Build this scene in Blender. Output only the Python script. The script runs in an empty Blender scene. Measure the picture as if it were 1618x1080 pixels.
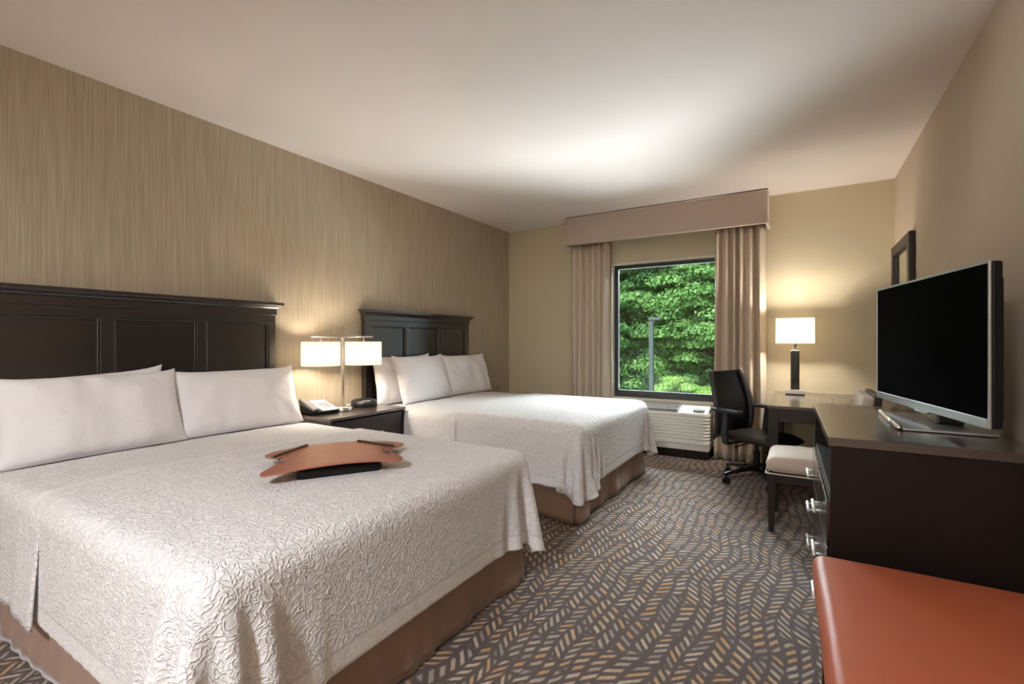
import bpy, bmesh, math, random
import numpy as np
from mathutils import Vector, Matrix, noise
from math import pi, sin, cos, radians as R
random.seed(7)
C = bpy.context.scene.collection
XL, XR, YB, YN, H = -3.44, .733, 5.541, -2.3, 2.74

# ------------------------------------------------------------------ node helpers
class NT:
    def __init__(s, name):
        s.mat = bpy.data.materials.new(name); s.mat.use_nodes = True
        s.t = s.mat.node_tree; s.t.nodes.clear()
        s.out = s.n('ShaderNodeOutputMaterial')
    def n(s, typ, **kw):
        nd = s.t.nodes.new(typ)
        for k, v in kw.items(): setattr(nd, k, v)
        return nd
    def put(s, sock, v):
        if v is None: return
        if isinstance(v, bpy.types.NodeSocket): s.t.links.new(v, sock)
        else:
            if hasattr(sock.default_value, '__len__') and not hasattr(v, '__len__'): v = (v,)*len(sock.default_value)
            if hasattr(v, '__len__') and len(v) == 3 and len(sock.default_value) == 4: v = (*v, 1)
            sock.default_value = v
    def m(s, op, a, b=None, c=None):
        nd = s.n('ShaderNodeMath', operation=op)
        s.put(nd.inputs[0], a); s.put(nd.inputs[1], b); s.put(nd.inputs[2], c)
        return nd.outputs[0]
    def coord(s, kind='Object', scale=(1,1,1), rot=(0,0,0)):
        tc = s.n('ShaderNodeTexCoord'); mp = s.n('ShaderNodeMapping')
        s.t.links.new(tc.outputs[kind], mp.inputs[0])
        mp.inputs['Scale'].default_value = scale; mp.inputs['Rotation'].default_value = rot
        return mp.outputs[0]
    def noise(s, vec, scale, detail=2, rough=.5, dist=0, col=False):
        nd = s.n('ShaderNodeTexNoise'); s.put(nd.inputs['Vector'], vec)
        nd.inputs['Scale'].default_value = scale; nd.inputs['Detail'].default_value = detail
        nd.inputs['Roughness'].default_value = rough; nd.inputs['Distortion'].default_value = dist
        return nd.outputs['Color' if col else 'Fac']
    def sep(s, vec):
        nd = s.n('ShaderNodeSeparateXYZ'); s.put(nd.inputs[0], vec); return nd.outputs
    def comb(s, x, y, z):
        nd = s.n('ShaderNodeCombineXYZ')
        for i, v in enumerate((x, y, z)): s.put(nd.inputs[i], v)
        return nd.outputs[0]
    def ramp(s, fac, stops, interp='LINEAR'):
        nd = s.n('ShaderNodeValToRGB'); nd.color_ramp.interpolation = interp
        e = nd.color_ramp.elements
        while len(e) < len(stops): e.new(.5)
        for i, (p, c) in enumerate(stops): e[i].position = p; e[i].color = (*c, 1)
        s.put(nd.inputs[0], fac); return nd.outputs[0]
    def mix(s, fac, a, b):
        nd = s.n('ShaderNodeMix', data_type='RGBA')
        s.put(nd.inputs[0], fac); s.put(nd.inputs[6], a); s.put(nd.inputs[7], b); return nd.outputs[2]
    def bump(s, h, dist=.002, strength=1):
        nd = s.n('ShaderNodeBump'); nd.inputs['Strength'].default_value = strength
        nd.inputs['Distance'].default_value = dist; s.put(nd.inputs['Height'], h); return nd.outputs[0]
    def bsdf(s, color, rough=.5, metal=0, normal=None, **kw):
        p = s.n('ShaderNodeBsdfPrincipled')
        s.put(p.inputs['Base Color'], color); s.put(p.inputs['Roughness'], rough); s.put(p.inputs['Metallic'], metal)
        if normal is not None: s.put(p.inputs['Normal'], normal)
        for k, v in kw.items(): s.put(p.inputs[k.replace('_', ' ')], v)
        return p.outputs[0]
    def end(s, sh): s.t.links.new(sh, s.out.inputs[0]); return s.mat
def L(r, g, b):  # sRGB 0-255 -> linear
    f = lambda c: (c/255/12.92) if c/255 <= .04045 else ((c/255+.055)/1.055)**2.4
    return (f(r), f(g), f(b))

def m_plain(name, col, rough=.5, metal=0, nscale=60, namp=.08, bump=0, bscale=300, **kw):
    t = NT(name); v = t.coord()
    nz = t.noise(v, nscale, 3)
    c = t.mix(nz, tuple(x*(1-namp) for x in col), tuple(min(1, x*(1+namp)) for x in col))
    nrm = t.bump(t.noise(v, bscale, 2), bump) if bump else None
    return t.end(t.bsdf(c, rough, metal, nrm, **kw))

# walls
def m_paint(name, col, b=.0012):
    t = NT(name); v = t.coord()
    c = t.mix(t.noise(v, 1.5, 3), tuple(x*.96 for x in col), tuple(x*1.04 for x in col))
    return t.end(t.bsdf(c, .75, 0, t.bump(t.noise(v, 120, 3), b)))
M = {}
M['paint_back'] = m_paint('paint_sand', L(212,200,171))
M['paint_right'] = m_paint('paint_taupe', L(194,178,158), .002)
M['ceiling'] = m_paint('paint_ceiling', L(238,230,225), .0008)
M['reveal'] = m_paint('paint_reveal', L(244,240,226), .0005)
def m_wallpaper():
    t = NT('striped_wallpaper'); v = t.coord(scale=(1, 1, .015))
    a = t.noise(v, 190, 2, .6); b = t.noise(v, 60, 2, .5); fine = t.noise(t.coord(), 5, 3)
    s = t.m('ADD', t.m('MULTIPLY', a, .85), t.m('MULTIPLY', b, .15))
    c = t.ramp(s, [(.36, L(163,149,127)), (.5, L(174,160,138)), (.63, L(186,173,152))])
    c = t.mix(t.m('MULTIPLY', fine, .15), c, L(150,132,104))
    rg = t.m('SUBTRACT', .62, t.m('MULTIPLY', s, .25))
    return t.end(t.bsdf(c, rg, 0, t.bump(s, .0008)))
M['wallpaper'] = m_wallpaper()

def m_carpet():
    t = NT('patterned_carpet'); v = t.coord(rot=(0, 0, R(3)))
    wz = t.noise(v, 1.5, 1, .5, 0, True)
    mixv = t.n('ShaderNodeVectorMath', operation='MULTIPLY_ADD')
    t.put(mixv.inputs[0], wz); mixv.inputs[1].default_value = (.26, .10, 0); t.put(mixv.inputs[2], v)
    x, y, z = t.sep(mixv.outputs[0])
    w = .061; Lb = .26
    xc = t.m('DIVIDE', x, w); i = t.m('FLOOR', xc); fx = t.m('SUBTRACT', xc, i)
    def wn(a, b, c):
        nd = t.n('ShaderNodeTexWhiteNoise', noise_dimensions='3D'); t.put(nd.inputs['Vector'], t.comb(a, b, c)); return nd.outputs['Value']
    r1 = wn(i, 3.3, 1.1)
    yb = t.m('ADD', t.m('DIVIDE', y, Lb), t.m('MULTIPLY', r1, 7))
    j = t.m('FLOOR', yb); fy = t.m('SUBTRACT', yb, j)
    r2 = wn(i, j, 5.7)
    par = t.m('SUBTRACT', t.m('MULTIPLY', t.m('FLOORED_MODULO', i, 2), 2), 1)   # -1 / 1
    flip = t.m('SUBTRACT', 1, t.m('MULTIPLY', t.m('LESS_THAN', r2, .22), 2))
    slope = t.m('MULTIPLY', t.m('MULTIPLY', par, flip), t.m('ADD', .048, t.m('MULTIPLY', r2, .030)))
    p = .047
    tt = t.m('DIVIDE', t.m('ADD', y, t.m('MULTIPLY', slope, fx)), p)
    tt = t.m('ADD', tt, t.m('MULTIPLY', r1, 3.1))
    k = t.m('FLOOR', tt); ft = t.m('SUBTRACT', tt, k)
    r3 = wn(i, j, k)
    jit = t.m('MULTIPLY', t.m('SUBTRACT', t.noise(v, 170, 3, .8), .5), .75)
    def soft(a, lo):  # 1 where a>lo
        nd = t.n('ShaderNodeMapRange', interpolation_type='SMOOTHSTEP'); t.put(nd.inputs[0], a)
        nd.inputs[1].default_value = lo-.045; nd.inputs[2].default_value = lo+.045; return nd.outputs[0]
    stripe = soft(t.m('ADD', t.m('SUBTRACT', .5, t.m('ABSOLUTE', t.m('SUBTRACT', ft, .5))), jit), .27)
    ends = soft(t.m('SUBTRACT', t.m('ADD', t.m('SUBTRACT', .5, t.m('ABSOLUTE', t.m('SUBTRACT', fx, t.m('ADD', .42, t.m('MULTIPLY', wn(k, i, 2.2), .16))))), t.m('MULTIPLY', jit, .7)), t.m('MULTIPLY', wn(j, k, i), .14)),  .10)
    be = soft(t.m('SUBTRACT', .5, t.m('ABSOLUTE', t.m('SUBTRACT', fy, .5))), .05)
    mask = t.m('MULTIPLY', t.m('MULTIPLY', stripe, ends), be)
    big = t.noise(v, 2.2, 2)
    cfac = t.m('ADD', t.m('MULTIPLY', r3, .55), t.m('MULTIPLY', big, .45))
    col = t.ramp(cfac, [(.25, L(160,144,134)), (.40, L(206,186,166)), (.48, L(212,164,108)), (.56, L(206,158,104)), (.66, L(224,200,174)), (.8, L(168,150,140))])
    tuft = t.noise(v, 420, 2, .7)
    col = t.mix(t.m('MULTIPLY', tuft, .55), col, L(96,84,76))
    base = t.mix(tuft, L(56,42,38), L(92,73,66))
    c = t.mix(mask, base, col)
    hgt = t.m('ADD', t.m('MULTIPLY', mask, .5), t.m('MULTIPLY', tuft, .8))
    return t.end(t.bsdf(c, .95, 0, t.bump(hgt, .003), Sheen_Weight=.15))
M['carpet'] = m_carpet()

def m_wood(name, c0, c1, rough=.3, axis=(1, 14, 14), coat=.35, cior=1.5, spec=.5):
    t = NT(name); v = t.coord(scale=axis)
    n = t.noise(v, 6, 5, .6, .4)
    c = t.mix(n, c0, c1)
    rg = t.m('ADD', rough-.04, t.m('MULTIPLY', n, .08))
    return t.end(t.bsdf(c, rg, 0, t.bump(n, .0003), Coat_Weight=coat, Coat_Roughness=.22, Coat_IOR=cior, Specular_IOR_Level=spec))
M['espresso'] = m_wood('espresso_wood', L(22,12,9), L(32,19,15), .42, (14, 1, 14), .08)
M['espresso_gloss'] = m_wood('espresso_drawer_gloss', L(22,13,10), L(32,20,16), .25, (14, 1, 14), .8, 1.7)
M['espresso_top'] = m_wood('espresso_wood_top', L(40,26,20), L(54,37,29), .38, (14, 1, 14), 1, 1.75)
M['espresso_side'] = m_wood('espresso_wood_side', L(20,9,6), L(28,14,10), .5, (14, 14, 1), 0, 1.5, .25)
M['headboard'] = m_wood('headboard_wood', L(21,14,12), L(30,21,18), .33, (14, 1, 14), .8, 1.8)
M['orange'] = None
def m_vinyl():
    t = NT('orange_brushed_vinyl'); v = t.coord(scale=(2, 60, 60))
    n = t.noise(v, 4, 4, .6)
    c = t.mix(n, L(168,84,54), L(186,100,68))
    return t.end(t.bsdf(c, t.m('ADD', .38, t.m('MULTIPLY', n, .1)), 0, t.bump(n, .0005), Coat_Weight=.15, Coat_Roughness=.35))
M['orange'] = m_vinyl()
M['nickel'] = m_plain('brushed_nickel', (.60, .56, .52), .34, 1, 200, .05)
M['silver'] = m_plain('silver_bezel', (.50, .51, .52), .32, .85, 200, .04)
M['chrome'] = m_plain('bright_chrome', (.92, .90, .88), .25, 1)
M['satin'] = m_plain('satin_metal', (.88, .86, .83), .42, .8)
M['black_plastic'] = m_plain('black_plastic', (.010, .010, .011), .38, Specular_IOR_Level=.22)
M['gloss_black'] = m_plain('gloss_black', (.008, .008, .009), .15)
M['screen'] = m_plain('tv_screen', (.0022, .0022, .0026), .6, IOR=1.04)
M['dark_leather'] = m_plain('black_leather', (.009, .009, .010), .42, 0, 80, .1, .0006, 260)
M['grey_plastic'] = m_plain('grey_plastic', (.035, .037, .042), .35)
M['white_plastic'] = m_plain('white_plastic', L(228,224,214), .4, 0, 20, .02)
M['grill'] = m_plain('grey_grill', L(120,118,112), .5)
M['vent_slat'] = m_plain('vent_slat', L(176,172,162), .5)
M['frame_dark'] = m_plain('bronze_frame', L(52,52,54), .4)
M['keypad'] = m_plain('phone_face', L(225,218,208), .45)
M['phone_grey'] = m_plain('phone_grey', L(120,118,118), .35)
M['tray'] = None
def m_tray():
    t = NT('copper_laminate'); v = t.coord(scale=(1, 40, 40))
    n = t.noise(v, 5, 3)
    return t.end(t.bsdf(t.mix(n, L(166,102,80), L(186,122,100)), .36, .25, t.bump(n, .0002)))
M['tray'] = m_tray()
M['seat_cream'] = m_plain('cream_upholstery', L(205,190,174), .7, 0, 400, .08, .0008, 700, Sheen_Weight=.2)
M['piping'] = m_plain('light_piping', L(214,200,186), .7)
def m_fabric(name, a, b, rough=.7, sheen=.3):
    t = NT(name); v = t.coord(scale=(300, 300, 120)); n = t.noise(v, 1, 2); g = t.noise(t.coord(), 3, 2)
    c = t.mix(t.m('ADD', t.m('MULTIPLY', n, .6), t.m('MULTIPLY', g, .4)), a, b)
    return t.end(t.bsdf(c, rough, 0, t.bump(n, .0005), Sheen_Weight=sheen, Sheen_Roughness=.4))
M['pelmet'] = m_fabric('cornice_fabric', L(184,165,154), L(204,186,175))
M['curtain'] = m_fabric('curtain_fabric', L(194,178,158), L(216,200,180), .5, .5)
M['skirt'] = m_fabric('bedskirt_fabric', L(148,120,104), L(166,138,122), .6, .3)
def m_linen():
    t = NT('white_linen'); v = t.coord(); fold = t.noise(v, 5.5, 3, .5, .7); weave = t.noise(v, 500, 2)
    h = t.m('ADD', fold, t.m('MULTIPLY', weave, .03))
    return t.end(t.bsdf(t.mix(weave, L(234,231,232), L(241,238,239)), .8, 0, t.bump(h, .014), Sheen_Weight=.1))
M['linen'] = m_linen()
M['mattress'] = m_plain('mattress_white', L(225,222,220), .85)
def m_quilt(hem=True):
    t = NT('matelasse_quilt' if hem else 'matelasse_blanket'); v = t.coord()
    wz = t.n('ShaderNodeVectorMath', operation='MULTIPLY_ADD')
    t.put(wz.inputs[0], t.noise(v, 14, 1, .5, 0, True)); wz.inputs[1].default_value = (.05, .05, .05); t.put(wz.inputs[2], v)
    a = t.noise(wz.outputs[0], 54, 1.5, .5, .4)
    ridge = t.m('SUBTRACT', 1, t.m('MINIMUM', 1, t.m('MULTIPLY', t.m('ABSOLUTE', t.m('SUBTRACT', a, .5)), 8.5)))
    ridge = t.m('POWER', ridge, 1.3)
    col = t.mix(ridge, L(226,223,222), L(242,239,238))  # gaps between ridges tinted darker: quilting shade put into the colour
    if hem:
        tc = t.n('ShaderNodeUVMap'); u, w, _ = t.sep(tc.outputs[0])    # u: metres from foot hem, w: metres from side hem
        d = t.m('MINIMUM', u, w)
        inner = t.m('GREATER_THAN', d, .075)
        line = t.m('LESS_THAN', t.m('ABSOLUTE', t.m('SUBTRACT', d, .072)), .0045)
        h = t.m('SUBTRACT', t.m('MULTIPLY', ridge, t.m('ADD', .25, t.m('MULTIPLY', inner, .75))), t.m('MULTIPLY', line, 1.4))
        col = t.mix(t.m('MULTIPLY', line, .35), col, L(170,165,168))
    else: h = ridge
    return t.end(t.bsdf(col, .85, 0, t.bump(h, .0027), Sheen_Weight=.15))
M['quilt'] = m_quilt(); M['blanket'] = m_quilt(False)
def m_shade(strength, tint=(1, .86, .66)):
    t = NT('lampshade'); v = t.coord(scale=(250, 250, 60)); n = t.noise(v, 1, 2)
    tr = t.n('ShaderNodeBsdfTranslucent'); t.put(tr.inputs[0], (.95, .9, .8))
    df = t.bsdf(t.mix(n, L(238,226,200), L(248,240,220)), .8)
    mx = t.n('ShaderNodeMixShader'); mx.inputs[0].default_value = .45
    t.t.links.new(df, mx.inputs[1]); t.t.links.new(tr.outputs[0], mx.inputs[2])
    em = t.n('ShaderNodeEmission'); t.put(em.inputs[0], tint); em.inputs[1].default_value = strength
    ad = t.n('ShaderNodeAddShader'); t.t.links.new(mx.outputs[0], ad.inputs[0]); t.t.links.new(em.outputs[0], ad.inputs[1])
    return t.end(ad.outputs[0])
M['shade_bed'] = m_shade(.28, (1, .93, .80)); M['shade_desk'] = m_shade(.28, (1, .94, .84))
def m_glass():
    t = NT('window_glass'); a = t.n('ShaderNodeBsdfTransparent'); g = t.n('ShaderNodeBsdfGlossy'); g.inputs['Roughness'].default_value = .02
    v = t.coord(); t.put(a.inputs[0], t.mix(t.noise(v, 2, 2), (.93, .97, .94), (.97, .99, .97)))
    fr = t.n('ShaderNodeFresnel'); fr.inputs[0].default_value = 1.45
    mx = t.n('ShaderNodeMixShader'); t.t.links.new(fr.outputs[0], mx.inputs[0])
    t.t.links.new(a.outputs[0], mx.inputs[1]); t.t.links.new(g.outputs[0], mx.inputs[2]); return t.end(mx.outputs[0])
M['glass'] = m_glass()
def m_meshfab():
    t = NT('black_mesh_fabric'); v = t.coord(scale=(1, 26, 3)); n = t.noise(v, 1, 2)
    a = t.n('ShaderNodeBsdfTransparent'); d = t.bsdf(t.mix(n, (.004, .004, .005), (.012, .012, .013)), .8, Specular_IOR_Level=.2)
    mx = t.n('ShaderNodeMixShader'); mx.inputs[0].default_value = .96
    t.t.links.new(a.outputs[0], mx.inputs[1]); t.t.links.new(d, mx.inputs[2]); return t.end(mx.outputs[0])
M['meshfab'] = m_meshfab()
M['mirror'] = m_plain('mirror_glass', (.88, .87, .84), .03, 1)
def m_leaf(name, a, b):
    t = NT(name); g = t.n('ShaderNodeNewGeometry'); n = t.noise(t.coord(), .9, 3)
    f = t.m('ADD', t.m('MULTIPLY', g.outputs['Random Per Island'], .6), t.m('MULTIPLY', n, .4))
    c = t.mix(f, a, b); d = t.bsdf(c, .55)
    tr = t.n('ShaderNodeBsdfTranslucent'); t.put(tr.inputs[0], c)
    mx = t.n('ShaderNodeMixShader'); mx.inputs[0].default_value = .4
    t.t.links.new(d, mx.inputs[1]); t.t.links.new(tr.outputs[0], mx.inputs[2]); return t.end(mx.outputs[0])
M['leaf'] = m_leaf('leaf_green', L(66,116,62), L(146,190,110))
M['leaf_dark'] = m_leaf('leaf_deep_green', L(50,98,56), L(118,166,98))
M['leaf_pale'] = m_leaf('leaf_yellow_green', L(120,170,80), L(190,220,130))
M['bark'] = m_plain('bark', L(70,58,46), .9, 0, 20, .3, .01, 30)
M['grass'] = m_plain('ground_grass', L(70,110,50), .95, 0, 4, .3)
M['pole'] = m_plain('pole_grey', L(66,74,78), .5)

# ------------------------------------------------------------------ object helpers
def thing(name, label, cat, loc=(0, 0, 0), rotz=0, group=None):
    o = bpy.data.objects.new(name, None); C.objects.link(o); o.empty_display_size = .1
    o.location = loc; o.rotation_euler = (0, 0, rotz); o['label'] = label; o['category'] = cat
    if group: o['group'] = group
    return o
def tag(o, label, cat, group=None):
    o['label'] = label; o['category'] = cat
    if group: o['group'] = group
    return o
def obj(name, bm, mat, parent=None, smooth=False, bevel=0, seg=2, sub=0, solid=0, label=None):
    me = bpy.data.meshes.new(name)
    if isinstance(bm, tuple): me.from_pydata(*bm)
    else:
        bmesh.ops.recalc_face_normals(bm, faces=bm.faces[:]); bm.to_mesh(me); bm.free()
    mats = mat if isinstance(mat, (list, tuple)) else [mat]
    for m_ in mats: me.materials.append(M[m_] if isinstance(m_, str) else m_)
    o = bpy.data.objects.new(name, me); C.objects.link(o)
    if parent: o.parent = parent
    if label: o['label'] = label
    if solid:
        m_ = o.modifiers.new('s', 'SOLIDIFY'); m_.thickness = solid; m_.offset = 0
    if bevel:
        m_ = o.modifiers.new('b', 'BEVEL'); m_.width = bevel; m_.segments = seg; m_.limit_method = 'ANGLE'; m_.angle_limit = R(40)
        m_.harden_normals = True; smooth = True
    if sub:
        m_ = o.modifiers.new('u', 'SUBSURF'); m_.levels = sub; m_.render_levels = sub; smooth = True
    if smooth:
        for p in me.polygons: p.use_smooth = True
    return o
def structure(name, bm, mat, parent=None, **kw):
    o = obj(name, bm, mat, parent, **kw); o['kind'] = 'structure'; return o
def bx(bm, x0, x1, y0, y1, z0, z1, mtx=None, mi=0):
    vs = [bm.verts.new(((x0, x1)[i & 1], (y0, y1)[i >> 1 & 1], (z0, z1)[i >> 2])) for i in range(8)]
    if mtx: 
        for v in vs: v.co = mtx @ v.co
    for f in ((0,1,3,2), (4,6,7,5), (0,4,5,1), (2,3,7,6), (0,2,6,4), (1,5,7,3)):
        bm.faces.new([vs[i] for i in f]).material_index = mi
    return bm
def box(*a, **k): return bx(bmesh.new(), *a, **k)
def cyl(bm, p0, p1, r0, r1=None, n=20, cap=True):
    p0, p1 = Vector(p0), Vector(p1); r1 = r0 if r1 is None else r1
    q = (p1-p0).to_track_quat('Z', 'Y').to_matrix()
    A = [bm.verts.new(p0 + q @ Vector((r0*cos(2*pi*i/n), r0*sin(2*pi*i/n), 0))) for i in range(n)]
    B = [bm.verts.new(p1 + q @ Vector((r1*cos(2*pi*i/n), r1*sin(2*pi*i/n), 0))) for i in range(n)]
    for i in range(n): bm.faces.new((A[i], A[(i+1) % n], B[(i+1) % n], B[i]))
    if cap: bm.faces.new(A[::-1]); bm.faces.new(B)
    return bm
def cy(*a, **k): return cyl(bmesh.new(), *a, **k)
def tube(bm, pts, r, n=10):
    pts = [Vector(p) for p in pts]; rings = []
    for i, p in enumerate(pts):
        d = (pts[min(i+1, len(pts)-1)] - pts[max(i-1, 0)]).normalized()
        q = d.to_track_quat('Z', 'Y').to_matrix(); rr = r[i] if isinstance(r, (list, tuple)) else r
        rings.append([bm.verts.new(p + q @ Vector((rr*cos(2*pi*k/n), rr*sin(2*pi*k/n), 0))) for k in range(n)])
    for a, b in zip(rings, rings[1:]):
        # keep rings aligned
        off = min(range(n), key=lambda o: sum((a[k].co-b[(k+o) % n].co).length for k in range(0, n, 3)))
        for k in range(n): bm.faces.new((a[k], a[(k+1) % n], b[(k+1+off) % n], b[(k+off) % n]))
        b[:] = [b[(k+off) % n] for k in range(n)]
    bm.faces.new(rings[0][::-1]); bm.faces.new(rings[-1]); return bm
def lathe(bm, prof, n=28, c=(0, 0)):
    rings = [[bm.verts.new((c[0]+r*cos(2*pi*k/n), c[1]+r*sin(2*pi*k/n), z)) for k in range(n)] for r, z in prof]
    for a, b in zip(rings, rings[1:]):
        for k in range(n): bm.faces.new((a[k], a[(k+1) % n], b[(k+1) % n], b[k]))
    bm.faces.new(rings[0][::-1]); bm.faces.new(rings[-1]); return bm
def prism(bm, poly, axis, a0, a1):
    def P(u, v, w): return {'x': (w, u, v), 'y': (u, w, v), 'z': (u, v, w)}[axis]
    A = [bm.verts.new(P(u, v, a0)) for u, v in poly]; B = [bm.verts.new(P(u, v, a1)) for u, v in poly]; n = len(poly)
    for i in range(n): bm.faces.new((A[i], A[(i+1) % n], B[(i+1) % n], B[i]))
    bm.faces.new(A[::-1]); bm.faces.new(B); return bm
def spline(pts, k=6):  # closed catmull-rom
    out = []; n = len(pts)
    for i in range(n):
        p0, p1, p2, p3 = (Vector(pts[(i+j) % n]) for j in (-1, 0, 1, 2))
        for s in range(k):
            t = s/k
            out.append(tuple(.5*((2*p1)+(-p0+p2)*t+(2*p0-5*p1+4*p2-p3)*t*t+(-p0+3*p1-3*p2+p3)*t**3)))
    return out
def rbox(bm, x0, x1, y0, y1, z0, z1, r, n=5, dome=0, mtx=None):
    """soft cushion box: grid on a cube, projected to rounded shape"""
    cx, cy_, cz = (x0+x1)/2, (y0+y1)/2, (z0+z1)/2; hx, hy, hz = (x1-x0)/2, (y1-y0)/2, (z1-z0)/2
    tmp = bmesh.new(); bmesh.ops.create_cube(tmp, size=2)
    bmesh.ops.subdivide_edges(tmp, edges=tmp.edges[:], cuts=2*n+3, use_grid_fill=True)
    def remap(t, h):  # concentrate near corners
        s = 1 if t >= 0 else -1; a = abs(t)
        k = 1-2*n/(2*n+4)*1.0
        return s*(a/k*(h-r) if a <= k else (h-r)+(a-k)/(1-k)*r)
    mp = {}
    for v in tmp.verts:
        p = Vector((remap(v.co.x, hx), remap(v.co.y, hy), remap(v.co.z, hz)))
        q = Vector((max(-hx+r, min(hx-r, p.x)), max(-hy+r, min(hy-r, p.y)), max(-hz+r, min(hz-r, p.z))))
        d = p-q
        if d.length > 1e-9: p = q + d.normalized()*r
        if dome and p.z > 0: p.z += dome*(1-(p.x/hx)**2)*(1-(p.y/hy)**2)
        p = p+Vector((cx, cy_, cz))
        mp[v] = bm.verts.new(mtx @ p if mtx else p)
    for f in tmp.faces: bm.faces.new([mp[v] for v in f.verts])
    tmp.free(); return bm
def rb(*a, **k): return rbox(bmesh.new(), *a, **k)

# ------------------------------------------------------------------ the room
structure('floor', box(XL-.1, XR+.1, YN-.1, YB+.3, -.12, 0), 'carpet')
structure('ceiling', box(XL-.1, XR+.1, YN-.1, YB+.3, H, H+.12), 'ceiling')
structure('wall_left', box(XL-.12, XL, YN, YB, 0, H), 'wallpaper')
structure('wall_right', box(XR, XR+.12, YN, YB, 0, H), 'paint_right')
structure('wall_near', box(XL-.12, XR+.12, YN-.12, YN, 0, H), 'paint_back')
WX0, WX1, WZ0, WZ1, WT = -1.972, -.742, .565, 2.178, .15
b = bmesh.new()
for a in ((XL-.12, WX0, YB, YB+WT, 0, H), (WX1, XR+.12, YB, YB+WT, 0, H), (WX0, WX1, YB, YB+WT, 0, WZ0), (WX0, WX1, YB, YB+WT, WZ1, H)): bx(b, *a)
structure('wall_far', b, 'paint_back')
b = bmesh.new(); e = .012
bx(b, WX0, WX0+e, YB-.002, YB+WT, WZ0, WZ1); bx(b, WX1-e, WX1, YB-.002, YB+WT, WZ0, WZ1)
bx(b, WX0+e, WX1-e, YB-.002, YB+WT, WZ1-e, WZ1); bx(b, WX0+e, WX1-e, YB-.002, YB+WT, WZ0-.012, WZ0+.008)
structure('trim_1', b, 'reveal')
win = thing('window_1', 'dark framed fixed window looking onto green trees', 'window'); win['kind'] = 'structure'
b = bmesh.new(); fy0, fy1 = YB+.09, YB+.148; ix0, ix1, iz0, iz1 = WX0+e, WX1-e, WZ0+.008, WZ1-e
bx(b, ix0, ix0+.04, fy0, fy1, iz0, iz1); bx(b, ix1-.04, ix1, fy0, fy1, iz0, iz1)
bx(b, ix0+.04, ix1-.04, fy0, fy1, iz0, iz0+.075); bx(b, ix0+.04, ix1-.04, fy0, fy1, iz1-.04, iz1)
structure('window_frame', b, 'frame_dark', win, bevel=.003)
structure('window_pane', box(ix0+.04, ix1-.04, YB+.118, YB+.124, iz0+.075, iz1-.04), 'glass', win)
structure('baseboard_left', box(XL, XL+.014, YN, YB-.014, 0, .1), 'espresso_side', bevel=.003)
structure('baseboard_right', box(XR-.014, XR, YN, YB-.014, 0, .1), 'espresso_side', bevel=.003)
structure('baseboard_far', box(XL, XR, YB-.014, YB, 0, .1), 'espresso_side', bevel=.003)

# ------------------------------------------------------------------ headboards
def headboard(y0, label):
    W = 1.63
    t = thing('headboard', label, 'headboard', (XL+.001, y0, 0), 0, 'dark panelled headboards')
    a, bb = .03, W-.03      # body
    ps = [(.119, .552), (.616, 1.055), (1.113, 1.549)]
    zt, zb = 1.383, .35
    b = bmesh.new()
    bx(b, 0, .030, a, bb, .02, 1.44)                       # backing panel
    bx(b, .030, .052, a, bb, zt, 1.44); bx(b, .030, .052, a, bb, .02, zb)
    for u0, u1 in ((a, ps[0][0]), (ps[0][1], ps[1][0]), (ps[1][1], ps[2][0]), (ps[2][1], bb)): bx(b, .030, .052, u0, u1, zb, zt)
    obj('panel_frame', b, 'headboard', t, bevel=.003)
    for u0, u1 in ps:
        b = bmesh.new(); w = .012
        def rail(x0, x1, y0_, y1_, z0, z1): bx(b, x0, x1, y0_, y1_, z0, z1)
        rail(.030, .046, u0, u0+w, zb, zt); rail(.030, .046, u1-w, u1, zb, zt); rail(.030, .046, u0+w, u1-w, zt-w, zt); rail(.030, .046, u0+w, u1-w, zb, zb+w)
        obj('panel_moulding', b, 'headboard', t, bevel=.005, seg=3)
    b = bmesh.new(); bx(b, 0, .058, a-.008, bb+.008, 1.44, 1.486); obj('frieze_rail', b, 'headboard', t, bevel=.003)
    prof = [(0, 1.486), (.060, 1.486), (.066, 1.492), (.070, 1.499), (.078, 1.506), (.082, 1.510), (.090, 1.512), (.092, 1.516), (.092, 1.533), (.089, 1.536), (0, 1.536)]
    b = bmesh.new(); N = len(prof); ext = [0 if z < 1.487 else .0 for _, z in prof]
    A = [b.verts.new((x, .022-(x-.058 if x > .058 else 0), z)) for x, z in prof]
    B = [b.verts.new((x, W-.022+(x-.058 if x > .058 else 0), z)) for x, z in prof]
    # side returns follow the same profile
    ex = lambda x: max(0, x-.058)
    for v, (x, z) in zip(A, prof): v.co.y = .022-(ex(x) if x > 0 else ex(.092 if z > 1.5 else .058))
    for v, (x, z) in zip(B, prof): v.co.y = W-.022+(ex(x) if x > 0 else ex(.092 if z > 1.5 else .058))
    for i in range(N): b.faces.new((A[i], A[(i+1) % N], B[(i+1) % N], B[i]))
    b.faces.new(A[::-1]); b.faces.new(B)
    obj('crown', b, 'headboard', t)
    return t
headboard(.515, 'large dark panelled wooden headboard behind the nearer bed')
headboard(2.947, 'large dark panelled wooden headboard behind the bed by the window')

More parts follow.
